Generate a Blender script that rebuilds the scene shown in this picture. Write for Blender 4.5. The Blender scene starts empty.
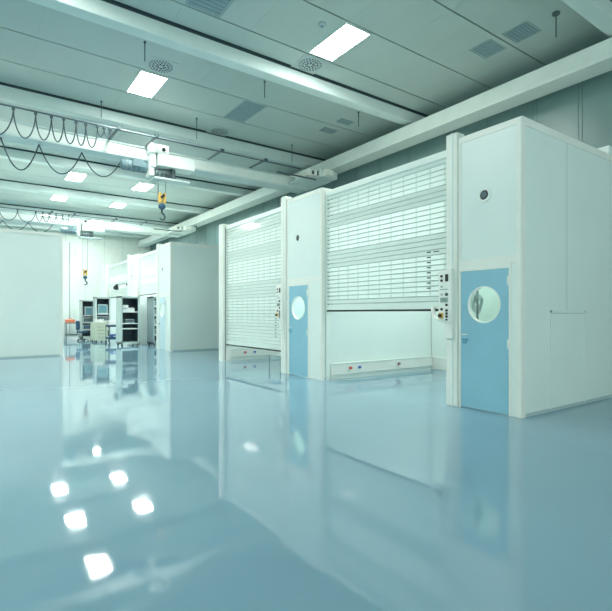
import bpy, bmesh, math, random
from mathutils import Vector, Matrix
random.seed(7)
PI = math.pi
sc = bpy.context.scene
C = sc.collection

# ------------------------------------------------------------------ materials
def mat(name, col, rough=0.4, metal=0.0, var=0.03, scale=3.0, spec=0.5, coat=0.0, bump=0.0, bscale=20.0):
    m = bpy.data.materials.new(name); m.use_nodes = True
    nt = m.node_tree; b = nt.nodes['Principled BSDF']
    b.inputs['Roughness'].default_value = rough; b.inputs['Metallic'].default_value = metal
    b.inputs['Specular IOR Level'].default_value = spec
    b.inputs['Coat Weight'].default_value = coat
    tc = nt.nodes.new('ShaderNodeTexCoord'); n = nt.nodes.new('ShaderNodeTexNoise')
    n.inputs['Scale'].default_value = scale; n.inputs['Detail'].default_value = 3
    nt.links.new(tc.outputs['Object'], n.inputs['Vector'])
    r = nt.nodes.new('ShaderNodeValToRGB')
    r.color_ramp.elements[0].position = 0.3; r.color_ramp.elements[1].position = 0.7
    r.color_ramp.elements[0].color = tuple(max(0, c*(1-var)) for c in col)+(1,)
    r.color_ramp.elements[1].color = tuple(min(1, c*(1+var)) for c in col)+(1,)
    nt.links.new(n.outputs['Fac'], r.inputs['Fac']); nt.links.new(r.outputs['Color'], b.inputs['Base Color'])
    if bump:
        n2 = nt.nodes.new('ShaderNodeTexNoise'); n2.inputs['Scale'].default_value = bscale
        nt.links.new(tc.outputs['Object'], n2.inputs['Vector'])
        bp = nt.nodes.new('ShaderNodeBump'); bp.inputs['Strength'].default_value = 1; bp.inputs['Distance'].default_value = bump
        nt.links.new(n2.outputs['Fac'], bp.inputs['Height']); nt.links.new(bp.outputs['Normal'], b.inputs['Normal'])
    return m

def emis(name, col, s):
    m = bpy.data.materials.new(name); m.use_nodes = True
    nt = m.node_tree; nt.nodes.remove(nt.nodes['Principled BSDF'])
    e = nt.nodes.new('ShaderNodeEmission'); e.inputs['Color'].default_value = col+(1,); e.inputs['Strength'].default_value = s
    nt.links.new(e.outputs[0], nt.nodes['Material Output'].inputs['Surface'])
    return m

M = {}
M['ceil'] = mat('ceiling_panel', (0.41, 0.51, 0.49), 0.33, var=0.03, scale=0.6)
M['gap'] = mat('shadow_gap', (0.03, 0.06, 0.07), 0.8)
M['beam'] = mat('beam_paint', (0.62, 0.74, 0.72), 0.45)
M['rail'] = mat('runway_paint', (0.80, 0.88, 0.84), 0.35)
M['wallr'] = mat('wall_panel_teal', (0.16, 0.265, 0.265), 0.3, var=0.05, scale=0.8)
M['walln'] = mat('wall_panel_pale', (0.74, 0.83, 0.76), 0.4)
M['seam'] = mat('wall_seam', (0.13, 0.2, 0.2), 0.6)
M['white'] = mat('white_cabin_panel', (0.81, 0.90, 0.85), 0.32, var=0.015, scale=1.2)
M['cool'] = mat('cool_white_panel', (0.78, 0.88, 0.85), 0.3, var=0.02, scale=1.0)
M['trim'] = mat('cream_trim', (0.85, 0.88, 0.82), 0.35)
M['slat'] = mat('slat_paint', (0.78, 0.88, 0.83), 0.07, var=0.02, spec=0.9)
M['pale'] = mat('pale_blue_door', (0.62, 0.78, 0.83), 0.3)
M['ventmid'] = mat('vent_mid', (0.23, 0.34, 0.37), 0.5)
M['blue'] = mat('blue_door', (0.26, 0.53, 0.66), 0.3, var=0.03)
M['bluedk'] = mat('blue_fitting', (0.12, 0.36, 0.50), 0.3)
M['black'] = mat('black_plastic', (0.012, 0.016, 0.02), 0.4)
M['dark'] = mat('dark_metal', (0.05, 0.085, 0.10), 0.45)
M['cable'] = mat('dark_cable', (0.03, 0.065, 0.085), 0.5)
M['grey'] = mat('grey_metal', (0.30, 0.38, 0.40), 0.4, 0.3)
M['vent'] = mat('vent_grey', (0.17, 0.27, 0.31), 0.5)
M['ventlt'] = mat('vent_light', (0.42, 0.54, 0.56), 0.5)
M['steel'] = mat('steel', (0.55, 0.6, 0.6), 0.25, 0.9)
M['yellow'] = mat('hoist_yellow', (0.75, 0.45, 0.06), 0.4)
M['red'] = mat('red_plastic', (0.65, 0.10, 0.06), 0.4)
M['orange'] = mat('orange_case', (0.85, 0.22, 0.10), 0.45)
M['socketblue'] = mat('blue_plastic', (0.06, 0.16, 0.50), 0.4)
M['brown'] = mat('brown_plastic', (0.32, 0.14, 0.10), 0.4)
M['beige'] = mat('beige_steel', (0.52, 0.58, 0.44), 0.45)
M['rack'] = mat('rack_grey', (0.50, 0.60, 0.57), 0.4)
M['rackin'] = mat('rack_interior', (0.02, 0.05, 0.07), 0.5)
M['teal'] = mat('teal_screen', (0.10, 0.24, 0.28), 0.2)
M['navy'] = mat('navy_fabric', (0.03, 0.09, 0.17), 0.7)
M['paper'] = mat('paper_white', (0.86, 0.9, 0.88), 0.7)
M['lcd'] = mat('green_display', (0.25, 0.34, 0.28), 0.2)
M['light'] = emis('panel_light', (0.95, 1.0, 0.92), 55.0)
M['lightfar'] = emis('panel_light_far', (0.94, 1.0, 0.94), 82.0)

def floor_mat():
    m = mat('epoxy_floor', (0.185, 0.335, 0.43), 0.09, var=0.06, scale=0.35, spec=0.5)
    nt = m.node_tree; b = nt.nodes['Principled BSDF']
    b.inputs['IOR'].default_value = 1.65
    tc = nt.nodes['Texture Coordinate']
    mp = nt.nodes.new('ShaderNodeMapping'); mp.inputs['Scale'].default_value = (1.0, 1.0, 1.0)
    nt.links.new(tc.outputs['Object'], mp.inputs['Vector'])
    n = nt.nodes.new('ShaderNodeTexNoise'); n.inputs['Scale'].default_value = 2.2; n.inputs['Detail'].default_value = 2.5
    nt.links.new(mp.outputs[0], n.inputs['Vector'])
    bp = nt.nodes.new('ShaderNodeBump'); bp.inputs['Strength'].default_value = 1.0; bp.inputs['Distance'].default_value = 0.0015
    nt.links.new(n.outputs['Fac'], bp.inputs['Height']); nt.links.new(bp.outputs['Normal'], b.inputs['Normal'])
    n3 = nt.nodes.new('ShaderNodeTexNoise'); n3.inputs['Scale'].default_value = 0.9; n3.inputs['Detail'].default_value = 5
    nt.links.new(tc.outputs['Object'], n3.inputs['Vector'])
    mr = nt.nodes.new('ShaderNodeMapRange'); mr.inputs['To Min'].default_value = 0.025; mr.inputs['To Max'].default_value = 0.06
    nt.links.new(n3.outputs['Fac'], mr.inputs['Value']); nt.links.new(mr.outputs[0], b.inputs['Roughness'])
    return m
M['floor'] = floor_mat()

def slot_mat():
    m = mat('slat_window', (0.88, 0.95, 0.92), 0.07, spec=0.9)
    nt = m.node_tree; b = nt.nodes['Principled BSDF']
    t = nt.nodes.new('ShaderNodeBsdfTranslucent'); t.inputs['Color'].default_value = (0.93, 1, 0.97, 1)
    mx = nt.nodes.new('ShaderNodeMixShader'); mx.inputs[0].default_value = 0.5
    nt.links.new(b.outputs[0], mx.inputs[1]); nt.links.new(t.outputs[0], mx.inputs[2])
    nt.links.new(mx.outputs[0], nt.nodes['Material Output'].inputs['Surface'])
    return m
M['slot'] = slot_mat()

def glass_mat():
    m = bpy.data.materials.new('porthole_glass'); m.use_nodes = True
    nt = m.node_tree; nt.nodes.remove(nt.nodes['Principled BSDF'])
    a = nt.nodes.new('ShaderNodeBsdfTransparent'); a.inputs['Color'].default_value = (0.86, 0.93, 0.91, 1)
    g = nt.nodes.new('ShaderNodeBsdfGlossy'); g.inputs['Roughness'].default_value = 0.03
    mx = nt.nodes.new('ShaderNodeMixShader')
    mx.inputs[0].default_value = .12
    nt.links.new(a.outputs[0], mx.inputs[1]); nt.links.new(g.outputs[0], mx.inputs[2])
    nt.links.new(mx.outputs[0], nt.nodes['Material Output'].inputs['Surface'])
    return m
M['glass'] = glass_mat()

# ------------------------------------------------------------------ mesh helpers
class MB:
    def __init__(s): s.bm = bmesh.new(); s.mats = []
    def mi(s, m):
        m = M[m] if isinstance(m, str) else m
        if m not in s.mats: s.mats.append(m)
        return s.mats.index(m)
    def box(s, x0, x1, y0, y1, z0, z1, m, bev=0.0, rot=None):
        i = s.mi(m)
        g = bmesh.ops.create_cube(s.bm, size=1)
        vs = g['verts']
        cx, cy, cz = (x0+x1)/2, (y0+y1)/2, (z0+z1)/2
        for v in vs: v.co = Vector((v.co.x*abs(x1-x0), v.co.y*abs(y1-y0), v.co.z*abs(z1-z0)))
        fs = list({f for v in vs for f in v.link_faces})
        if bev:
            es = list({e for v in vs for e in v.link_edges})
            r = bmesh.ops.bevel(s.bm, geom=es, offset=bev, segments=2, affect='EDGES', profile=0.5)
            vs = list({v for f in r['faces'] for v in f.verts} | {v for v in vs if v.is_valid})
            fs = list({f for v in vs for f in v.link_faces})
        for v in vs:
            p = (rot @ v.co) if rot else v.co
            v.co = Vector((p.x+cx, p.y+cy, p.z+cz))
        for f in fs: f.material_index = i
        return s
    def tube(s, pts, r, m, seg=8, caps=True):
        i = s.mi(m); pts = [Vector(p) for p in pts]; rings = []
        up0 = None
        for k, p in enumerate(pts):
            t = (pts[min(k+1, len(pts)-1)] - pts[max(k-1, 0)])
            if t.length < 1e-9: t = Vector((0, 0, 1))
            t.normalize()
            a = up0 if up0 is not None else (Vector((0, 0, 1)) if abs(t.z) < 0.9 else Vector((1, 0, 0)))
            n = a - t*a.dot(t)
            if n.length < 1e-4: n = t.orthogonal()
            n.normalize(); up0 = n; b = t.cross(n)
            rr = r[k] if isinstance(r, (list, tuple)) else r
            rings.append([s.bm.verts.new(p + (n*math.cos(2*PI*j/seg) + b*math.sin(2*PI*j/seg))*rr) for j in range(seg)])
        for k in range(len(rings)-1):
            for j in range(seg):
                f = s.bm.faces.new((rings[k][j], rings[k][(j+1) % seg], rings[k+1][(j+1) % seg], rings[k+1][j]))
                f.material_index = i; f.smooth = True
        if caps:
            for R in (rings[0][::-1], rings[-1]):
                f = s.bm.faces.new(R); f.material_index = i
        return s
    def cyl(s, p0, p1, r, m, seg=16): return s.tube([p0, p1], r, m, seg)
    def quad(s, a, b, c, d, m, smooth=False):
        f = s.bm.faces.new([s.bm.verts.new(Vector(p)) for p in (a, b, c, d)]); f.material_index = s.mi(m); f.smooth = smooth
    def ball(s, c, r, m, sx=1, sy=1, sz=1):
        i = s.mi(m); g = bmesh.ops.create_icosphere(s.bm, subdivisions=2, radius=r)
        for v in g['verts']: v.co = Vector((v.co.x*sx+c[0], v.co.y*sy+c[1], v.co.z*sz+c[2]))
        for f in {f for v in g['verts'] for f in v.link_faces}: f.material_index = i; f.smooth = True
        return s
    def ring(s, c, r0, r1, x0, x1, m, seg=40):
        """annulus with its axis along X"""
        i = s.mi(m); R = []
        for (r, x) in ((r0, x0), (r1, x0), (r1, x1), (r0, x1)):
            R.append([s.bm.verts.new((x, c[0]+r*math.cos(2*PI*j/seg), c[1]+r*math.sin(2*PI*j/seg))) for j in range(seg)])
        for k in range(4):
            for j in range(seg):
                f = s.bm.faces.new((R[k][j], R[k][(j+1) % seg], R[(k+1) % 4][(j+1) % seg], R[(k+1) % 4][j])); f.material_index = i; f.smooth = k in (1, 3)
        return s
    def plate_hole(s, y0, y1, z0, z1, cy, cz, r, x0, x1, m, n=48):
        """plate in the YZ plane with a round hole"""
        i = s.mi(m)
        ang = sorted(set([round(2*PI*k/n, 6) for k in range(n)] + [round(math.atan2(z-cz, y-cy) % (2*PI), 6) for y in (y0, y1) for z in (z0, z1)]))
        L = []
        for a in ang:
            ca, sa = math.cos(a), math.sin(a)
            t = min([((y1 if ca > 0 else y0)-cy)/ca if abs(ca) > 1e-6 else 1e9, ((z1 if sa > 0 else z0)-cz)/sa if abs(sa) > 1e-6 else 1e9])
            L.append([s.bm.verts.new(p) for p in ((x0, cy+r*ca, cz+r*sa), (x0, cy+t*ca, cz+t*sa), (x1, cy+t*ca, cz+t*sa), (x1, cy+r*ca, cz+r*sa))])
        for k in range(len(L)):
            A, B = L[k], L[(k+1) % len(L)]
            for q in range(4):
                f = s.bm.faces.new((A[q], A[(q+1) % 4], B[(q+1) % 4], B[q])); f.material_index = i
        return s
    def build(s, name, parent=None, loc=None):
        bmesh.ops.recalc_face_normals(s.bm, faces=s.bm.faces)
        me = bpy.data.meshes.new(name); s.bm.to_mesh(me); s.bm.free()
        for m in s.mats: me.materials.append(m)
        o = bpy.data.objects.new(name, me); C.objects.link(o)
        if parent: o.parent = parent
        if loc: o.location = loc
        return o

def tag(o, label, cat, group=None):
    o['label'] = label; o['category'] = cat
    if group: o['group'] = group
    return o
def thing(name, label, cat, loc=(0, 0, 0), rz=0, group=None):
    o = bpy.data.objects.new(name, None); o.empty_display_size = 0.1; C.objects.link(o)
    o.location = loc; o.rotation_euler = (0, 0, rz)
    return tag(o, label, cat, group)
def struct(o): o['kind'] = 'structure'; return o
def dup(o, loc=None, label=None, parent=None):
    c = o.copy(); C.objects.link(c)
    if parent is not None: c.parent = parent
    if loc is not None: c.location = loc
    if label: c['label'] = label
    for ch in list(o.children): dup(ch, parent=c)
    return c

# ------------------------------------------------------------------ setting
XL, XR, YN, YF, ZC = -6.2, 11.0, -7.0, 35.7, 7.3
struct(MB().box(XL-.1, XR+.1, YN, YF+.1, -0.12, 0, 'floor').build('floor'))
BEAMS = [-1.4, 3.84, 9.25, 14.13, 19.45, 24.25, 29.55, 34.6]
BW, BH = 0.31, 0.33
seams = {0: [0.2, 1.6, 3.0], 1: [5.75, 7.15, 8.56], 2: [9.95, 11.37, 12.82], 3: [15.55, 16.97, 18.32], 4: [21.3, 22.7], 5: [25.72, 27.1, 28.5], 6: [31.5, 32.9]}
cb = MB()
cb.box(XL-.1, XR+.1, YN, YF+.1, ZC+.03, ZC+.12, 'gap')
xs = [XL-.1]; x = 1.14-.706*10
while x < XR:
    if x > XL: xs.append(x)
    x += .706
xs.append(XR+.1)
edges = [(YN, BEAMS[0]-.07)]
for k in range(7):
    a, b = BEAMS[k]+BW+.005, BEAMS[k+1]-.07
    ys = [a]+seams[k]+[b]
    edges += [(ys[i]+(.017 if i else 0), ys[i+1]-(.017 if i < len(ys)-2 else 0)) for i in range(len(ys)-1)]
edges.append((BEAMS[7]+BW, YF+.1))
for (a, b) in edges:
    for i in range(len(xs)-1):
        cb.box(xs[i]+.0012, xs[i+1]-.0012, a, b, ZC, ZC+.025, 'ceil')
struct(cb.build('ceiling'))
for k, y in enumerate(BEAMS):
    struct(MB().box(XL, XR, y, y+BW, ZC-BH, ZC+.03, 'beam', bev=.02).box(XL, XR, y-.006, y, ZC-.045, ZC+.02, 'gap').build('trim_%d' % (k+1)))  # dark strip paints the shadow line where beam meets ceiling

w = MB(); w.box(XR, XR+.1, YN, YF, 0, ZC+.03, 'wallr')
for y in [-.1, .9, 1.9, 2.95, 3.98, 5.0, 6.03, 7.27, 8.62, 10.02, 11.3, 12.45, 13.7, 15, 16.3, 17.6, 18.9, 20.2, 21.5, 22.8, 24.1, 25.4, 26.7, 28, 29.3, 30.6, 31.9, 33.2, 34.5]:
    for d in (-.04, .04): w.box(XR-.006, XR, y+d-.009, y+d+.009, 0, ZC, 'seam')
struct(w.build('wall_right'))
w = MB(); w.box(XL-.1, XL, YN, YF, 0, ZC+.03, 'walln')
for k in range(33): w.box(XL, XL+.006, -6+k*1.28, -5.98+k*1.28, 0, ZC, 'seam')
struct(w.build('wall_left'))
w = MB(); w.box(XL, XR, YF, YF+.1, 0, ZC+.03, 'walln')
for k in range(14): w.box(-6+k*1.25, -5.975+k*1.25, YF-.006, YF, 0, ZC, 'rack')
struct(w.build('wall_far'))
w = MB()
for (a, b) in ((2.66, 3.3), (3.33, 3.62), (3.65, 4.72), (4.75, 5.1)):
    w.box(a, b, 30.6, 30.72, 0, 5.72, 'white', bev=.012)
w.box(2.66, 5.1, 30.66, 30.70, 0, 5.7, 'seam')
w.box(3.62, 3.65, 30.55, 30.72, 0, 5.72, 'trim')
struct(w.build('wall_inner'))

# crane runway girders along both side walls
def runway(x0, x1, label):
    t = thing('crane_runway_rail', label, 'crane rail', (0, 0, 0))
    g = MB()
    g.box(x0, x1, YN, YF-.02, 6.50, 6.87, 'rail', bev=.03)
    g.box(x0-.07 if x0 > 0 else x0, x1+.02 if x1 < XR-.05 else x1, YN, YF-.02, 6.44, 6.505, 'rail', bev=.008)
    g.build('girder', t)
    MB().box(x0-.004, x0+.01, YN, YF-.05, 6.508, 6.522, 'seam').build('ledge_shade', t)  # dark strip paints the shading of the step above the flange
    for k in range(8):
        y = BEAMS[k]+.15
        lo, hi = (x1-.02, XR) if x0 > 0 else (XL, x0+.02)
        MB().box(lo, hi, y-.1, y+.1, 6.72, 6.85, 'rail').build('bracket', t)
    return t
runway(10.13, 10.6, 'long pale crane rail running along the teal wall above the booths')
runway(XL+.1, XL+.54, 'crane rail along the opposite long wall, beyond the white partition')

# ------------------------------------------------------------------ ceiling lights, vents, diffusers, drop pipes
LX = {-1: -1.93, 0: .85, 1: 3.64, 2: 6.44}
def make_light(m='light'):
    t = thing('ceiling_light', 'x', 'ceiling light', group='ceiling panel lights')
    fr = MB()
    for s in (-1, 1):
        fr.box(s*.32-.012, s*.32+.012, -.645, .645, -.012, 0, 'trim'); fr.box(-.31, .31, s*.635-.012, s*.635+.012, -.012, 0, 'trim')
    fr.build('frame', t)
    MB().box(-.31, .31, -.625, .625, -.008, -.002, m).build('diffuser', t)
    return t
lights = [
 (2, 7.85, 'largest bright ceiling panel light, nearest one to the camera'),
 (1, 12.1, 'bright ceiling panel light beside the round air diffuser, second nearest'),
 (1, 17.63, 'ceiling panel light hidden behind the front crane bridge, above its hoist'),
 (1, 22.0, 'ceiling panel light behind the hanging cable loops of the front crane'),
 (2, 22.0, 'ceiling panel light just behind the front crane hoist'),
 (1, 26.4, 'small far ceiling panel light above the rear crane, left one of that pair'),
 (2, 26.4, 'small far ceiling panel light above the rear crane, right one of that pair'),
 (2, 32.2, 'farthest ceiling panel light near the far wall, over the aisle'),
 (1, 32.2, 'far ceiling panel light over the tall white partition columns'),
 (0, 30.8, 'far ceiling panel light over the left row behind the partition'),
 (-1, 17.3, 'ceiling panel light in the outer row near the left partition front'),
 (-1, 27.5, 'ceiling panel light in the outer row far behind the left partition'),
 (-1, 9.0, 'added unseen ceiling panel light in the outer row out at the left side'),  # from here down: unseen lamps added to light shutters and cabin fronts
 (0, 7.85, 'added unseen ceiling panel light above the empty floor, level with the largest one in view'),
 (-1, 4.3, 'added unseen ceiling panel light in the outer row, closest to the open hall end'),
 (-1, 10.7, 'added unseen ceiling panel light in the outer row level with the front crane'),
 (-1, 22.2, 'added unseen ceiling panel light in the outer row above the left partition'),
]
L0 = make_light(); L1 = None
for i, (c, y, lab) in enumerate(lights):
    if i == 0: L0.location = (LX[c], y, ZC); L0['label'] = lab
    elif y < 20: dup(L0, (LX[c], y, ZC), lab)
    elif L1 is None:
        L1 = make_light('lightfar'); L1.location = (LX[c], y, ZC); L1['label'] = lab
    else: dup(L1, (LX[c], y, ZC), lab)

def make_diffuser():
    t = thing('air_diffuser', 'x', 'air diffuser', group='round ceiling air diffusers')
    MB().box(-.33, .33, -.33, .33, -.008, 0, 'ceil').build('plate', t)
    d = MB(); d.tube([(0, 0, -.02), (0, 0, -.006)], .29, 'ventlt', 40)
    d.build('disc', t)
    d = MB()
    for (r0, r1, n) in ((.05, .13, 8), (.15, .205, 16), (.225, .275, 24)):
        for k in range(n):
            a = 2*PI*(k+.5)/n; wv = .019 if r0 < .2 else .015
            ca, sa = math.cos(a), math.sin(a)
            q = [(r0, -wv), (r1, -wv*1.35), (r1, wv*1.35), (r0, wv)]
            d.quad(*[(p*ca-e*sa, p*sa+e*ca, -.0215) for p, e in q], 'black')
    d.build('slots', t)
    return t
d0 = make_diffuser(); d0.location = (3.63, 10.98, ZC); d0['label'] = 'round slotted air diffuser beside the second nearest panel light'
dup(d0, (6.44, 8.9, ZC), 'round slotted air diffuser above the front roof beam, next to the largest panel light')
dup(d0, (6.45, 13.82, ZC), 'round slotted air diffuser tucked against the second roof beam, near the crane rail')

def vent(name, x0, x1, y0, y1, lab, strips=9, m='vent', gap=True):
    t = thing('ceiling_vent', lab, 'ceiling vent', ((x0+x1)/2, (y0+y1)/2, ZC), group='rectangular ceiling vents')
    a, b = (x1-x0)/2, (y1-y0)/2
    MB().box(-a, a, -b, b, -.006, 0, m).build('grille_plate', t)
    f = MB()
    for k in range(strips):
        yy = -b+(k+.5)*2*b/strips
        f.box(-a+.02, a-.02, yy-b/strips*.5, yy+b/strips*.5, -.014, -.005, 'ventmid')
    f.build('louvres', t)
    if gap:
        e = MB()
        for s in (-1, 1):
            e.box(s*(a+.03)-.008, s*(a+.03)+.008, -b-.03, b+.03, -.004, 0, 'vent'); e.box(-a-.03, a+.03, s*(b+.03)-.008, s*(b+.03)+.008, -.004, 0, 'vent')
        e.build('frame', t)
    return t
vent('v', 8.98, 9.52, 5.90, 6.36, 'square ceiling vent farther from the corner, in the near pair over the booth', 7, 'vent')
vent('v', 9.02, 9.51, 5.12, 5.60, 'square ceiling vent closer to the near corner, with a slotted edge, in the near pair', 7, 'vent')
vent('v', 6.12, 6.72, 11.46, 12.74, 'long blue grey ceiling vent beyond the front roof beam, above the crane', 12, 'vent')
vent('v', 3.30, 3.94, 7.2, 8.48, 'dark long ceiling vent at the top edge of the picture, before the front roof beam', 12, 'vent')
vent('v', 8.98, 9.50, 11.62, 11.95, 'small square ceiling vent in the far pair, the one closer to the crane end', 6, 'vent', False)
vent('v', 8.99, 9.47, 10.82, 11.1, 'small square ceiling vent in the far pair, the one closer to the front roof beam', 6, 'vent', False)

t = thing('smoke_detector', 'small round grey smoke detector beside the largest panel light', 'smoke detector', (5.74, 7.52, ZC))
MB().tube([(0, 0, 0), (0, 0, -.02), (0, 0, -.05)], [.085, .085, .06], 'ventlt', 20).build('body', t)
MB().tube([(0, 0, -.05), (0, 0, -.065)], .03, 'vent', 12).build('sensor', t)

def make_drop(L, fr=.028):
    t = thing('ceiling_drop_pipe', 'x', 'drop pipe', group='thin drop pipes on the ceiling')
    MB().tube([(0, 0, 0), (0, 0, -.03)], fr, 'dark', 14).build('flange', t)
    MB().cyl((0, 0, -.03), (0, 0, -L), .011, 'dark', 8).build('pipe', t)
    return t
for x, y, L, lab in [
  (9.21, 4.63, .47, 'dark drop pipe with flange by the two near square vents'),
  (3.03, 10.2, .42, 'thin dark drop pipe peeking below the front beam, over the round diffuser'),
  (5.98, 10.2, .42, 'thin dark drop pipe peeking below the middle of the front roof beam'),
  (9.1, 10.2, .42, 'thin dark drop pipe below the front roof beam near the crane rail'),
  (5.47, 13.3, .62, 'thin dark drop pipe in front of the second beam, right of the hoist'),
  (9.0, 13.5, .62, 'thin dark drop pipe above the front crane end carriage'),
  (2.91, 13.75, .45, 'thin dark drop pipe above the bunched cable loops of the front crane')]:
    t = make_drop(L, .07 if x == 9.21 else .028); t.location = (x, y, ZC); t['label'] = lab

# ------------------------------------------------------------------ overhead cranes
def catenary(p0, p1, sag, n=14, power=0):
    out = []
    for i in range(n+1):
        t = i/n
        if power: t2 = (1-math.cos(PI*t))/2; s = math.sin(PI*t)**power; t = t2
        else: s = 4*t*(1-t)
        out.append((p0[0]+(p1[0]-p0[0])*t, p0[1]+(p1[1]-p0[1])*t, p0[2]+(p1[2]-p0[2])*t-sag*s))
    return out
GX0, GX1 = XL+.75, 9.95
def make_crane(y, label, loops, loops2, thick=.015):
    # local origin on the floor under the festoon rail
    t = thing('overhead_crane', label, 'overhead crane', (0, y, 0), group='overhead travelling cranes')
    g = MB()
    g.box(GX0, GX1, 1.04, 1.50, 6.00, 6.30, 'rail', bev=.012)
    g.box(GX0, GX1, 0.98, 1.58, 5.955, 6.005, 'beam', bev=.006)
    g.box(GX0, GX1, 1.00, 1.56, 6.30, 6.335, 'beam', bev=.006)
    g.build('bridge_girder', t)
    g = MB(); g.cyl((GX0, 0, 6.31), (8.95, 0, 6.31), .022, 'dark', 8)
    g.box(GX0, 8.95, -.02, .02, 6.318, 6.34, 'grey'); g.build('festoon_rail', t)
    for x in (-4, -2, 0.1, 3.16, 4.15, 6.1, 7.6):
        a = MB(); a.box(x-.025, x+.025, -.04, 1.06, 6.335, 6.385, 'dark'); a.box(x-.05, x+.05, -.05, .05, 6.30, 6.39, 'dark'); a.build('rail_arm', t)
    for (xa, xb, sag) in loops:
        MB().tube(catenary((xa, 0, 6.25), (xb, 0, 6.25), sag, 24, 1.2), thick, 'cable', 6).build('festoon_cable', t)
    nodes = sorted({round(v, 3) for l in loops for v in l[:2]})
    for x in nodes:
        MB().box(x-.035, x+.035, -.035, .035, 6.235, 6.315, 'dark', bev=.01).build('cable_carrier', t)
    for (xa, xb, sag) in loops2:
        MB().tube(catenary((xa, 1.28, 5.94), (xb, 1.28, 5.94), sag, 18), thick*1.1, 'cable', 6).build('trolley_cable', t)
    for sgn, xc in ((1, 9.66), (-1, XL+.85)):
        e = MB()
        e.box(xc-.55, xc+.55, .02, 1.75, 6.06, 6.12, 'beam', bev=.01)
        e.box(xc-.12, xc+.62*sgn if sgn > 0 else xc+.12, -.3, 1.9, 6.10, 6.36, 'beam', bev=.02) if sgn > 0 else e.box(xc-.62, xc+.12, -.3, 1.9, 6.10, 6.36, 'beam', bev=.02)
        for yy in (-.2, .35, .75, 1.2, 1.6): e.box(xc-.13, xc-.118, yy, yy+.09, 6.15, 6.31, 'dark') if sgn > 0 else e.box(xc+.118, xc+.13, yy, yy+.09, 6.15, 6.31, 'dark')
        e.build('end_carriage', t)
        for yy in (-.12, .25, 1.35, 1.7):
            MB().cyl((xc+.60*sgn, yy, 6.39), (xc+.74*sgn, yy, 6.39), .045, 'dark', 12).build('wheel', t)
        MB().box(xc+.1*sgn-.16, xc+.1*sgn+.16, -.55, -.3, 6.1, 6.3, 'trim', bev=.02).build('buffer', t)
        for yy in (-.2, .1, .45):
            MB().box(xc-.5, xc-.18, yy, yy+.17, 6.12, 6.30, 'trim', bev=.008).box(xc-.40, xc-.30, yy-.006, yy+.0, 6.15, 6.27, 'dark').build('drive_motor', t) if sgn > 0 else None
    MB().box(8.0, 9.55, -.06, -.02, 6.02, 6.06, 'dark').build('limit_bar', t)
    return t
nod = [.42-1.4, .42-.55, .42]
cx = lambda u: (lambda k: 12.9*(.5792+k*.8152)/(.8152-k*.5792))((u-306)/472.0)
U = [cx(u) for u in (-22, 13.3, 35.7, 51.4, 63.7, 76.1, 85.9, 97.5)]
loops = [(U[0], U[1], .66), (U[1], U[2], .62), (U[2], U[3], .58), (U[3], U[4], .56), (U[4], U[5], .55), (U[5], U[6], .54), (U[6], U[7], .54), (-5.2, -3.8, .6), (-3.8, -2.2, .6), (-2.2, U[0], .62), (U[7], U[7]+.16, .22), (U[7]+.16, U[7]+.3, .18)]
cy = lambda u: (lambda k: 14.15*(.5792+k*.8152)/(.8152-k*.5792))((u-306)/472.0)
V = [cy(u) for u in (1, 39, 82, 122)]
loops2 = [(V[0]-1.9, V[0], .7), (V[0], V[1], .74), (V[1], V[2], .68), (V[2], V[3], .58), (V[0]-4, V[0]-1.9, .7)]
make_crane(12.9, 'front overhead crane with dark cable loops, bridge near the second roof beam', loops, loops2)
l2 = [(-4+i*.72, -4+(i+1)*.72, .5) for i in range(9)] + [(2.5+i*.28, 2.5+(i+1)*.28, .4) for i in range(5)]
l3 = [(-4+i*1.05, -4+(i+1)*1.05, .42) for i in range(7)]
make_crane(25.4, 'rear overhead crane over the far aisle, behind the front crane', l2, l3, .016)

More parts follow.
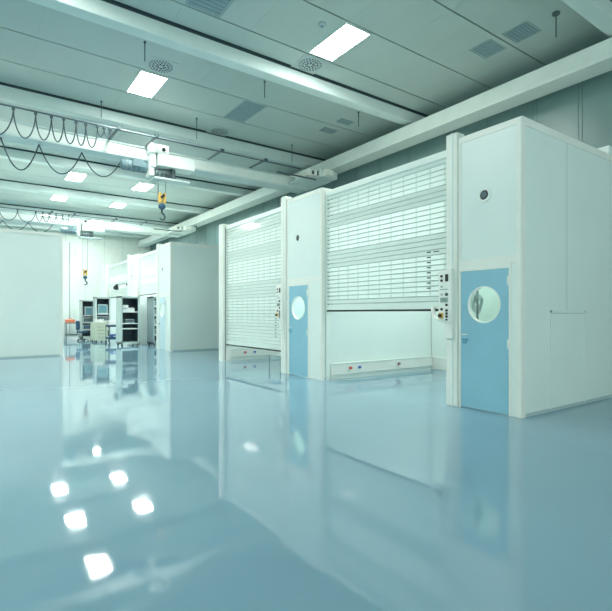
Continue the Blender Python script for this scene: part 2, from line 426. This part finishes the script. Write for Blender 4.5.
def make_hoist(x, y, drop, label, sc_=1):
    t = thing('crane_hoist', label, 'hoist', (x, y, 0), group='crane hoists')
    MB().box(-.52, .56, -.20, .26, 5.66, 5.98, 'white', bev=.015).build('control_cabinet', t)
    b = MB(); b.box(-.72, -.2, -.15, .2, 6.0, 6.26, 'white', bev=.02); b.box(-.70, -.55, -.1, .15, 5.62, 6.02, 'white', bev=.01); b.build('trolley_frame', t)
    MB().cyl((-.36, -.16, 6.12), (-.36, -.20, 6.12), .05, 'black', 14).build('trolley_wheel', t)
    m = MB(); m.tube([(-1.42, .25, 5.64), (-1.38, .25, 5.64), (-.75, .25, 5.64), (-.7, .25, 5.64)], [.10, .145, .145, .12], 'vent', 18)
    for k in range(4): m.tube([(-1.3+k*.13, .25, 5.64), (-1.27+k*.13, .25, 5.64)], .155, 'grey', 18)
    m.box(-1.15, -.85, .0, .12, 5.58, 5.80, 'vent', bev=.015)
    m.build('hoist_motor', t)
    d = MB(); d.tube([(-.6, .15, 5.52), (-.05, .15, 5.52)], .13, 'grey', 18); d.box(-.72, -.58, -.05, .32, 5.38, 5.66, 'white', bev=.02); d.box(-.08, .03, -.05, .32, 5.38, 5.66, 'dark', bev=.02)
    for k in range(4): d.box(-.5+k*.12, -.44+k*.12, -.02, .06, 5.40, 5.5, 'dark')
    d.build('rope_drum', t)
    MB().box(-.6, .45, -.12, .35, 5.30, 5.36, 'beam', bev=.01).build('base_plate', t)
    zt = drop
    r = MB()
    for dx in (-.43, -.21): r.cyl((dx, .1, 5.34), (dx, .1, zt+.24), .008, 'dark', 6)
    r.build('rope', t)
    hb = MB(); hb.box(-.42, -.345, .03, .17, zt-.0, zt+.30, 'yellow', bev=.02); hb.box(-.295, -.22, .03, .17, zt-.0, zt+.30, 'yellow', bev=.02)
    hb.cyl((-.345, .1, zt+.22), (-.295, .1, zt+.17), .10, 'black', 16)
    ho = hb.build('hook_block', t)
    h = MB(); h.ball((-.32, .1, zt-.09), .105, 'navy', 1, 1, .9)
    h.tube([(-.32, .1, zt-.12), (-.32, .1, zt-.26), (-.26, .1, zt-.31), (-.23, .1, zt-.38), (-.26, .1, zt-.45), (-.33, .1, zt-.47), (-.39, .1, zt-.42)], [.035, .03, .035, .035, .032, .025, .012], 'dark', 8)
    h.build('hook', ho)
    return t
make_hoist(4.80, 13.35, 4.66, 'white front crane hoist with yellow hook block on short ropes')
make_hoist(5.05, 25.85, 3.42, 'rear white crane hoist whose yellow hook hangs low over the aisle')

# ------------------------------------------------------------------ cabins with a blue porthole door
FX = 6.43
def make_cabin(y, w, door0, dw, label, hatch=False, dm='blue', depth=3.77, door_c=None, vent_y=None):
    """local origin: front face, near side, floor; local y runs along the row"""
    t = thing('control_cabin', label, 'cabin', (FX, y, 0), group='white control cabins')
    d1 = door0+dw; H = 4.33; T = .05
    c = MB()
    c.box(0.0, depth, 0, T, 0, H, 'cool'); c.box(0.0, depth, w-T, w, 0, H, 'white')
    c.box(0.02, depth, 0, w, H-T, H-.001, 'white'); c.box(depth-T, depth, 0, w, 0, H, 'white')
    c.build('carcass', t)
    # upper front panel with round hole for the vent
    vy = vent_y if vent_y is not None else w*.55
    f = MB(); f.plate_hole(.07, w-.04, 2.34, H-.09, vy, 3.32, .10, 0.0, .03, 'cool'); f.build('upper_panel', t)
    fr = MB()
    fr.box(-.011, .038, .001, w-.001, H-.10, H-.002, 'trim', bev=.004)
    fr.box(-.0145, .04, .002, .075, 0, H-.004, 'trim', bev=.004)
    fr.box(-.008, .04, w-.05, w-.002, 0, H-.006, 'trim', bev=.004)
    fr.box(-.014, .04, 0.05, w-.02, 2.24, 2.35, 'trim', bev=.006)
    fr.build('front_frame', t)
    df = MB()
    df.box(-.004, .05, .07, door0, 0, 2.25, 'white'); df.box(-.004, .05, d1, w-.04, 0, 2.25, 'white')
    df.box(-.016, .05, door0-.035, door0, 0, 2.22, 'trim'); df.box(-.016, .05, d1, d1+.035, 0, 2.22, 'trim')
    df.box(-.018, .052, door0-.036, d1+.036, 2.175, 2.25, 'trim')
    df.build('door_frame', t)
    dc = door0+dw*.5 if door_c is None else door_c
    d = MB(); d.plate_hole(door0+.006, d1-.006, .015, 2.168, dc, 1.635, .28, -.01, .035, dm); door = d.build('door', t)
    MB().ring((dc, 1.635), .266, .284, -.018, .045, 'trim').build('porthole_rim', door)
    g = MB(); g.tube([(.012, dc, 1.635), (.018, dc, 1.635)], .26, 'glass', 40); g.build('porthole_glass', door)
    h = MB(); h.box(-.018, -.008, d1-.11, d1-.03, 1.02, 1.10, 'bluedk', bev=.004); h.tube([(-.012, d1-.05, 1.09), (-.06, d1-.05, 1.09), (-.065, d1-.17, 1.09)], .012, 'bluedk', 8)
    h.box(-.016, -.008, d1-.12, d1-.02, 1.16, 1.175, 'trim'); h.build('handle', door)
    for z in (1.05, 1.98):
        MB().cyl((-.022, door0+.002, z-.07), (-.022, door0+.002, z+.07), .017, 'trim', 10).build('hinge', door)
    v = MB(); v.ring((vy, 3.32), .075, .115, -.018, .035, 'white'); v.tube([(.0, vy, 3.32), (.03, vy, 3.32)], .08, 'black', 28); v.tube([(-.014, vy, 3.32), (0, vy, 3.32)], [.045, .05], 'dark', 20)
    v.build('vent', t)
    s = MB()
    s.box(.0, depth, -.012, 0, H-.12, H, 'trim', bev=.004); s.box(-.010, .085, -.0145, -.0005, 0, H-.003, 'trim', bev=.004)
    s.box(.0, depth, -.006, 0, 0, .05, 'ventlt'); s.build('side_trim', t)
    if hatch:
        k = MB()
        k.box(.79, .83, -.014, 0, .04, 1.55, 'cool', bev=.003); k.box(1.88, 1.92, -.014, 0, .04, 1.55, 'cool', bev=.003); k.box(.79, 1.92, -.014, 0, 1.51, 1.55, 'cool', bev=.003)
        k.box(.83, 1.88, -.004, 0, .04, 1.51, 'cool'); k.box(.84, 1.87, -.006, 0, 1.498, 1.508, 'ventlt'); k.box(1.30, 1.31, -.003, 0, 1.56, H-.12, 'ventlt')
        k.build('side_hatch', t)
        MB().box(2.87, depth, .015, w-.02, H-.002, 4.51, 'cool', bev=.012).build('rear_housing', t)
    return t
make_cabin(3.72, 1.07, .19, .83, 'nearest white cabin with blue porthole door and a low side hatch', True, vent_y=.6)
make_cabin(8.43, 1.43, .53, .80, 'second white cabin with blue porthole door, between the two lowered slatted shutters', vent_y=.95)
make_cabin(18.28, 1.43, .53, .80, 'third white cabin, standing alone across the gap, with a broad pale side', dm='pale', vent_y=.95)
make_cabin(22.80, 1.43, .53, .80, 'far white cabin directly behind the open equipment rack', dm='pale', vent_y=.95)
make_cabin(29.0, 1.43, .53, .80, 'farthest white cabin of the row, near the far wall', dm='pale', vent_y=.95)

# ------------------------------------------------------------------ slatted shutters with guide posts
def make_shutter(y0, y1, zb, label, pattern, posts=True, control=True, marks=True, pitch=.0895, top=4.25, left_post=True, fx=FX):
    """local origin: front face of the cabins, near end of the curtain, floor"""
    t = thing('rolling_shutter', label, 'shutter', (fx, y0, 0), group='white slatted rolling shutters')
    W = y1-y0-.004; X = .13
    n = int((top-.12-zb-.06)/pitch); pitch = (top-.12-zb-.06)/n
    s = MB(); iS, iW = s.mi('slat'), s.mi('slot')
    nw = max(6, int(W/.32)); ys = [0.0]
    m0 = .12; cell = (W-2*m0)/nw
    for k in range(nw): ys += [m0+k*cell+.02, m0+(k+1)*cell-.02]
    ys.append(W)
    prof = [(0, .012), (.05, -.010), (.13, -.0185), (.87, -.0185), (.95, -.010), (1.0, .012)]
    for r in range(n):
        z0 = zb+.06+r*pitch; win = pattern(n-1-r, n)
        P = [[s.bm.verts.new((X+dx, y, z0+f*pitch)) for y in ys] for (f, dx) in prof]
        for a in range(len(prof)-1):
            for b in range(len(ys)-1):
                f = s.bm.faces.new((P[a][b], P[a][b+1], P[a+1][b+1], P[a+1][b]))
                f.material_index = iW if (win and a == 2 and b % 2 == 1) else iS
    s.build('slat_curtain', t)
    MB().box(X-.05, X+.25, 0, W, top-.13, top, 'white', bev=.015).build('head_box', t)
    b = MB(); b.box(X-.03, X+.03, 0, W, zb+.015, zb+.07, 'slat', bev=.006); b.box(X-.035, X+.035, 0, W, zb-.02, zb+.016, 'black'); b.build('bottom_bar', t)
    if marks:
        rows = range(8) if W > 3.35 else range(4)
        z1 = zb+1.0
        for r in rows:
            zz = z1-r*pitch
            k = MB(); k.box(X-.026, X-.018, .42, .50, zz, zz+.022, 'dark'); kk = k.build('slat_label', t)
            if r == 0: MB().box(X-.026, X-.018, .24, .36, zz, zz+.018, 'dark').build('slat_label', t)
        k = MB()
        for r in range(1, n):
            zz = zb+.06+r*pitch
            if (r*7) % 11 in (3, 4): continue
            k.box(X-.03, X-.0, W-.075, W-.055, zz-.010, zz+.010, 'dark')
            if r % 2: k.box(X-.03, X-.0, W-.2, W-.185, zz-.012, zz+.012, 'grey')
        k.build('end_clips', t)
    if posts:
        p = MB(); p.box(-.035, .16, -.235, -.02, 0, 4.43, 'trim', bev=.008); p.box(-.05, .02, -.16, -.12, 0, 4.43, 'white', bev=.006); p.box(.10, .2, -.06, .03, 0, 4.3, 'slat')
        p.build('guide_post', t)
    if left_post:
        p = MB(); p.box(-.03, .25, W-.005, W+.26, 0, 4.30, 'trim', bev=.008); p.box(.06, .075, W-.022, W-.004, zb-.5, top-.05, 'dark'); p.build('end_post', t)
    else:
        MB().box(.09, .2, W-.03, W-.004, 0, 4.26, 'white').build('guide_rail', t)
    if control:
        cb_ = MB(); cb_.box(-.12, -.035, -.19, .07, 1.36, 2.22, 'trim', bev=.012); cb_.box(-.09, -.035, -.18, -.03, 1.1, 1.36, 'trim', bev=.008); cp = cb_.build('control_panel', t)
        F = -.12
        def btn(y, z, r, m): MB().cyl((F+.004, y, z), (F-.014, y, z), r, m, 12).build('button', cp)
        for y, z, r, m in [(.0, 2.11, .022, 'black'), (.0, 2.04, .022, 'black'), (.0, 1.94, .016, 'grey'), (-.1, 1.81, .028, 'dark'), (.0, 1.81, .015, 'grey'), (-.1, 1.64, .022, 'black'),
                           (.0, 1.57, .022, 'black'), (-.1, 1.55, .022, 'black'), (-.1, 1.50, .022, 'black'), (-.1, 1.45, .022, 'black'), (-.1, 1.40, .018, 'dark')]:
            btn(y, z, r, m)
        MB().box(F-.012, F+.004, -.13, -.07, 2.02, 2.14, 'black', bev=.01).build('key_switch', cp)
        dsp = MB(); dsp.box(F-.006, F+.004, -.12, .03, 1.68, 1.76, 'grey', bev=.003); dsp.box(F-.008, F, -.1, .0, 1.695, 1.745, 'lcd'); dsp.build('display', cp)
        es = MB(); es.box(F-.012, F+.004, -.03, .06, 1.42, 1.51, 'yellow', bev=.004); es.cyl((F-.01, .015, 1.465), (F-.05, .015, 1.465), .028, 'black', 14); es.build('emergency_stop', cp)
        pl = MB(); pl.box(F-.003, F+.002, -.12, .04, 1.885, 1.9, 'grey'); pl.build('label_strip', cp)
        hz = MB(); hz.tube([(.0, .06, 1.40), (.0, .16, 1.40), (.01, .24, 1.43), (.03, .30, 1.5), (.05, .32, 1.6)], .035, 'trim', 10); hz.build('cable_hose', t)
    return t
def pat2(i, n):  # windowed rows counted from the top
    return i in (1, 2, 3, 4) or 8 <= i <= 13 or 18 <= i <= 25
def pat1(i, n):
    return i in (4, 5, 6, 7) or 12 <= i <= 18 or 24 <= i <= 31
make_shutter(5.03, 8.414, 1.56, 'half lowered slatted shutter with open lit bay below, beside the nearest cabin', pat2, left_post=False)
make_shutter(10.12, 13.52, .53, 'almost fully lowered slatted shutter beyond the second cabin', pat1)
make_shutter(19.95, 22.78, 2.36, 'raised far shutter between third cabin and the open equipment rack', lambda i, n: i in (6, 7, 8, 9, 12, 13), marks=False, control=False, left_post=False)
make_shutter(24.47, 28.98, 2.4, 'raised farthest shutter above the instrument racks', lambda i, n: i in (6, 7, 8, 9, 12, 13), marks=False, control=False, left_post=False)

# bays behind the shutters
def make_bay(y0, y1, label, end=None, lamp=60):
    t = thing('test_bay', label, 'bay', (FX, y0, 0), group='white lined bays behind the shutters')
    W = y1-y0
    b = MB(); b.box(3.7, 3.76, 0, W, 0, 4.2, 'white'); b.box(3.66, 3.7, 0, W, .0, .34, 'trim', bev=.01); b.build('back_panel', t)
    MB().box(.42, 3.76, 0, W, 4.14, 4.2, 'white').build('roof_panel', t)
    if end: MB().box(.26, 3.76, W-.06, W, 0, 4.2, 'white').build('end_panel', t)
    l = bpy.data.lights.new('bay_lamp', 'AREA'); l.shape = 'RECTANGLE'; l.size = 2.2; l.size_y = W*.8; l.energy = lamp*.5; l.color = (.93, 1, .97)
    o = bpy.data.objects.new('bay_lamp', l); C.objects.link(o); o.parent = t; o.location = (2.0, W/2, 4.1)
    return t
make_bay(4.83, 8.41, 'bright white bay open below the half lowered shutter', lamp=150)
make_bay(9.88, 13.78, 'white bay seen through the low gap under the almost closed shutter', True, lamp=130)
make_bay(19.75, 22.79, 'far white bay holding the grey cabinet', lamp=260)
make_bay(24.26, 28.98, 'farthest white bay of the row, behind the instrument racks', lamp=260)
for y, e in ((3.72+.55, 50), (8.43+.95, 110), (18.28+.7, 100), (22.8+.7, 100), (29.7, 100)):
    l = bpy.data.lights.new('cabin_lamp', 'AREA'); l.size = .6; l.energy = e; l.color = (.93, 1, .95)
    o = bpy.data.objects.new('cabin_lamp', l); C.objects.link(o); o.location = (FX+.9, y, 4.2)

def trunking(y, face, label, socks, x1=10.05, x0=.21):
    t = thing('socket_trunking', label, 'socket rail', (FX, y, 0), group='socket rails in the bays')
    k = MB(); k.box(x0, x1-FX, -.09, 0, .10, .36, 'trim', bev=.012); k.box(x0, x1-FX, -.05, 0, 0, .10, 'white'); k.box(x0, x1-FX, -.105, -.0, .345, .375, 'white', bev=.006)
    k.build('trunk', t)
    for x, m in socks:
        s = MB(); s.box(x-FX-.06, x-FX+.06, -.105, -.085, .18, .31, 'paper', bev=.008); sk = s.build('socket', t)
        MB().cyl((x-FX, -.10, .245), (x-FX, -.15, .245), .035, m, 14).build('plug', sk)
        sk['label'] = {'red': 'red', 'socketblue': 'blue', 'brown': 'brown'}[m]+' socket'
    return t
trunking(8.408, -1, 'white socket rail on the bay wall under the half lowered shutter', [(7.15, 'red'), (7.43, 'socketblue'), (8.74, 'brown')])
trunking(13.715, -1, 'white socket rail inside the low gap of the almost closed shutter', [(7.25, 'red'), (7.6, 'socketblue')], x0=.265)
# coiled hose seen through the nearest porthole
t = thing('hose_reel', 'grey coiled hose hanging inside, seen through the nearest porthole', 'hose', (FX+.2, 4.58, 1.66))
h = MB()
for r in (.05, .07, .09): h.tube([(.02*math.sin(a*3), r*math.cos(a), r*1.7*math.sin(a)) for a in [2*PI*k/28 for k in range(29)]], .009, 'grey', 6)
h.build('hose', t)
MB().box(-.012, .012, -.012, .012, -1.66, .30, 'dark').build('stand', t)
MB().tube([(0, 0, -1.66), (0, 0, -1.63)], .09, 'grey', 18).build('base', t)
# low frame in the gap of the second bay
t = thing('low_stand', 'low dark metal stand in the gap under the almost closed shutter', 'stand', (6.95, 10.75, 0))
MB().box(-.35, .35, -.3, .3, .36, .39, 'ventlt').build('top', t)
for sx in (-1, 1):
    for sy in (-1, 1): MB().box(sx*.33-.012, sx*.33+.012, sy*.28-.012, sy*.28+.012, 0, .36, 'grey').build('leg', t)

# ------------------------------------------------------------------ left row
t = thing('white_partition_cabin', 'large flat white cabin side at the left picture edge', 'cabin', (2.66, 18.7, 0))
k = MB(); k.box(-8.7, 0, 0, .06, 0, 4.33, 'cool'); k.box(-.05, 0, 0, 5.0, 0, 4.33, 'white'); k.box(-8.7, 0, 0, 5.0, 4.27, 4.33, 'white'); k.build('carcass', t)
k = MB(); k.box(-8.7, 0.01, -.012, 0, 4.23, 4.34, 'trim', bev=.004); k.box(-.08, .012, -.014, .01, 0, 4.33, 'trim', bev=.004); k.box(-8.7, 0, -.006, 0, 0, .05, 'ventlt'); k.build('side_trim', t)

# ------------------------------------------------------------------ far equipment
def rack(x, y, w, d, H, label, shelves, caster=True, body='rack', name='equipment_rack'):
    """open fronted cabinet, front towards -Y"""
    t = thing(name, label, 'equipment rack', (x, y, 0), group='equipment racks in the far aisle')
    T = .07; z0 = .1
    b = MB(); b.box(0, T, 0, d, z0, H, body, bev=.008); b.box(w-T, w, 0, d, z0, H, body, bev=.008); b.box(0, w, 0, d, H-.09, H, body, bev=.008); b.box(0, w, 0, d, z0, z0+.1, body, bev=.008)
    b.box(T, w-T, d-.03, d, z0, H, 'rackin'); b.box(T, T+.006, .03, d, z0+.1, H-.09, 'rackin'); b.box(w-T-.006, w-T, .03, d, z0+.1, H-.09, 'rackin')
    b.build('frame', t)
    for z in shelves: MB().box(T, w-T, .03, d-.03, z, z+.035, 'paper').build('shelf', t)
    for sx in (.08, w-.08):
        for sy in (.08, d-.08):
            c = MB(); c.cyl((sx-.02, sy, .05), (sx+.02, sy, .05), .05, 'black', 14); c.box(sx-.03, sx+.03, sy-.02, sy+.02, .06, .11, 'dark'); c.build('caster', t)
    return t
def on(x, y, z, name, label, cat, builder, group=None, rz=0):
    t = thing(name, label, cat, (x, y, z+.003 if z else 0), rz, group); builder(t); return t
def box_unit(w, d, h, m, face='teal', knobs=True):
    def f(t):
        MB().box(-w/2, w/2, 0, d, 0, h, m, bev=.01).build('housing', t)
        MB().box(-w/2+.03, w/2-.03, -.008, .002, h*.2, h*.85, face).build('front_panel', t)
        if knobs:
            for k in range(3): MB().cyl((-w/4+k*w/4, -.006, h*.5), (-w/4+k*w/4, -.03, h*.5), h*.1, 'steel', 10).build('knob', t)
    return f
r1 = (5.54, 22.25)
rack(r1[0], r1[1], .83, .9, 2.30, 'open equipment rack with dark interior, in front of the far white cabin', [.78, 1.02, 1.55])
on(r1[0]+.22, r1[1]+.05, 1.585, 'test_meter', 'white meter box with grey dial on the upper rack shelf', 'meter', box_unit(.24, .25, .30, 'paper', 'paper'))
on(r1[0]+.49, r1[1]+.10, 1.585, 'carton', 'plain white carton beside the meter on the upper rack shelf', 'box', lambda t: (MB().box(-.14, .14, 0, .2, 0, .17, 'paper', bev=.005).build('box_body', t), MB().box(-.141, .141, -.002, .201, .13, .175, 'trim').build('lid', t)))
on(r1[0]+.42, r1[1]+.08, 1.055, 'instrument', 'flat grey instrument on the middle shelf of the open rack', 'instrument', box_unit(.40, .4, .18, 'grey', 'dark'))
rack(6.75, 21.5, .85, .9, 2.28, 'grey cabinet inside the far bay, right of the open rack', [.5, .95, 1.4, 1.8], body='grey', name='equipment_cabinet')
for z, m, lab in ((.535, 'grey', 'lowest grey module in the far bay cabinet'), (.985, 'ventlt', 'pale module on the second shelf of the far bay cabinet'), (1.435, 'grey', 'grey module on the third shelf of the far bay cabinet'), (1.835, 'ventlt', 'pale topmost module in the far bay cabinet')):
    on(7.15, 21.56, z, 'rack_module', lab, 'module', box_unit(.6, .5, .24, m, 'dark'))
rack(5.08, 29.0, .68, .6, 2.28, 'leftmost grey instrument rack with small dark screens', [.55, .95, 1.35])
rack(5.62, 27.95, .78, .7, 2.42, 'tall instrument rack with a wide dark screen, behind the drawer cabinet', [.6, 1.05, 1.45])
def screen(w, h):
    def f(t):
        MB().box(-w/2, w/2, 0, .3, 0, h, 'ventlt', bev=.015).build('housing', t)
        MB().box(-w/2+.04, w/2-.04, -.008, .004, .05, h-.05, 'teal', bev=.004).build('screen', t)
    return f
on(5.48, 29.04, 1.385, 'monitor', 'small monitor in the leftmost instrument rack', 'monitor', screen(.40, .5))
on(5.42, 29.05, .985, 'instrument', 'pale instrument below the small monitor, leftmost rack', 'instrument', box_unit(.46, .4, .28, 'ventlt', 'dark'))
on(5.42, 29.05, .585, 'instrument', 'lower instrument in the leftmost rack, above its bottom shelf', 'instrument', box_unit(.46, .4, .26, 'grey', 'navy'))
on(6.01, 28.0, 1.485, 'monitor', 'wide dark monitor in the tall instrument rack', 'monitor', screen(.50, .52))
on(6.02, 28.0, 1.085, 'instrument', 'dark instrument under the wide monitor in the tall rack', 'instrument', box_unit(.56, .4, .26, 'grey', 'dark'))
on(6.02, 28.0, .635, 'instrument', 'lowest instrument in the tall rack behind the drawer cabinet', 'instrument', box_unit(.56, .4, .26, 'ventlt', 'dark'))

# drawer cabinet
t = thing('drawer_cabinet', 'beige steel drawer cabinet on casters in the far aisle', 'cabinet', (5.22, 26.1, 0))
MB().box(0, .62, 0, 1.15, .1, 1.05, 'beige', bev=.012).build('carcass', t)
for k in range(5):
    dr = MB().box(.03, .59, -.015, .01, .14+k*.175, .30+k*.175, 'beige', bev=.006).build('drawer', t)
    MB().box(.12, .5, -.03, -.012, .265+k*.175, .28+k*.175, 'steel').build('handle', dr)
for sx in (.08, .54):
    for sy in (.1, 1.05): MB().cyl((sx-.02, sy, .055), (sx+.02, sy, .055), .055, 'black', 14).build('caster', t)
def papers(t):
    for k in range(5):
        MB().box(-.17, .17, -.22, .22, k*.028, k*.028+.024, 'paper', rot=Matrix.Rotation(.25*math.sin(k*2.1), 3, 'Z')).build('sheet_bundle', t)
on(5.5, 26.5, 1.05, 'paper_pile', 'heap of white papers on top of the beige drawer cabinet', 'papers', papers)
# dark tool trolley with white box
t = thing('tool_trolley', 'dark blue two shelf tool trolley beside the open equipment rack', 'trolley', (5.74, 24.4, 0))
for z in (.25, .85):
    k = MB(); k.box(-.3, .3, -.4, .4, z, z+.03, 'navy'); k.box(-.3, -.28, -.4, .4, z, z+.1, 'navy'); k.box(.28, .3, -.4, .4, z, z+.1, 'navy'); k.box(-.3, .3, -.4, -.38, z, z+.1, 'navy'); k.build('tray', t)
for sx in (-.28, .28):
    for sy in (-.38, .38):
        MB().cyl((sx, sy, .12), (sx, sy, .95), .015, 'dark', 8).build('post', t)
        MB().cyl((sx-.02, sy, .06), (sx+.02, sy, .06), .06, 'black', 14).build('caster', t)
on(5.74, 24.2, .88, 'printer', 'white boxy printer on top of the dark blue tool trolley', 'printer', lambda t: (MB().box(-.22, .22, 0, .4, 0, .28, 'paper', bev=.03).build('housing', t), MB().box(-.16, .16, -.06, .02, .08, .1, 'trim').build('paper_tray', t)))
on(5.76, 24.35, .28, 'parts_bin', 'blue parts bin on the lower shelf of the tool trolley', 'bin', lambda t: (MB().box(-.2, .2, -.15, .2, 0, .2, 'socketblue', bev=.02).build('bin_body', t), MB().box(-.1, .1, -.165, -.148, .08, .13, 'paper').build('label_holder', t)))
# office chair
t = thing('office_chair', 'dark blue office chair at the end of the orange topped table', 'chair', (5.0, 28.2, 0), 1.0)
MB().box(-.24, .24, -.24, .24, .44, .52, 'navy', bev=.03).build('seat', t)
MB().box(-.22, .22, .22, .28, .6, 1.05, 'navy', bev=.025).build('backrest', t)
MB().cyl((0, 0, .08), (0, 0, .44), .03, 'dark', 10).build('column', t)
MB().box(-.03, .03, .24, .28, .46, .65, 'dark').build('back_support', t)
for k in range(5):
    a = 2*PI*k/5
    lg = MB().tube([(0, 0, .1), (.28*math.cos(a), .28*math.sin(a), .08)], [.025, .018], 'dark', 8).build('leg', t)
    MB().ball((.28*math.cos(a), .28*math.sin(a), .035), .035, 'black').build('caster', lg)
# table with orange case and white box beneath
t = thing('work_table', 'thin dark framed work table in front of the tall white wall panels', 'table', (4.35, 29.3, 0))
MB().box(0, .70, 0, .6, .93, .965, 'vent', bev=.006).build('table_top', t)
MB().box(.03, .67, .03, .57, .28, .31, 'dark').build('lower_shelf', t)
for sx in (.02, .65):
    for sy in (.02, .55): MB().box(sx, sx+.03, sy, sy+.03, 0, .93, 'dark').build('leg', t)
on(4.60, 29.6, .965, 'tool_case', 'orange tool case on the thin dark work table', 'case', lambda t: (MB().box(-.24, .24, -.17, .17, 0, .2, 'orange', bev=.04).build('case_body', t), MB().tube([(-.1, 0, .19), (-.08, 0, .24), (.08, 0, .24), (.1, 0, .19)], .014, 'red', 8).build('handle', t)))
on(4.96, 29.43, .965, 'table_phone', 'small black telephone on the work table next to the orange case', 'phone', lambda t: (MB().box(-.09, .09, -.1, .1, 0, .06, 'dark', bev=.015).build('base', t), MB().box(-.1, .1, -.03, .03, .06, .11, 'black', bev=.015).build('handset', t)))
on(4.70, 29.6, 0, 'storage_crate', 'white storage crate on the floor beneath the work table', 'crate', lambda t: (MB().box(-.27, .27, -.2, .2, 0, .22, 'paper', bev=.02).build('crate_body', t), MB().box(-.29, .29, -.22, .22, .22, .26, 'trim', bev=.01).build('lid', t)))
# swing arm lamp above the far racks
t = thing('swing_arm_lamp', 'black lamp head on a thin arm above the open equipment rack', 'lamp', (6.37, 24.4, 2.95))
MB().tube([(.0, 0, .0), (-.08, .25, .06), (-.12, 1.5, .02)], .018, 'dark', 8).build('arm', t)
MB().box(-.03, .0, -.05, .05, -.08, .08, 'dark').build('bracket', t)
MB().tube([(-.12, 1.45, .06), (-.13, 1.55, -.02), (-.14, 1.65, -.12)], [.05, .10, .15], 'black', 16).build('lamp_shade', t)

# ------------------------------------------------------------------ camera, world
cam = bpy.data.cameras.new('camera'); co = bpy.data.objects.new('camera', cam); C.objects.link(co)
co.location = (0, 0, 1.5); co.rotation_euler = (PI/2, 0, -math.asin(.5792))
cam.sensor_fit = 'HORIZONTAL'; cam.sensor_width = 36; cam.lens = 36*472/612; cam.shift_y = 8/612
cam.clip_end = 200
sc.camera = co
wd = bpy.data.worlds.new('world'); sc.world = wd; wd.use_nodes = True
bg = wd.node_tree.nodes['Background']; bg.inputs[0].default_value = (.78, .96, .91, 1); bg.inputs[1].default_value = 1.75
sc.view_settings.view_transform = 'Standard'
sc.view_settings.look = 'None'
sc.view_settings.exposure = 0.16
sc.view_settings.gamma = 1.08
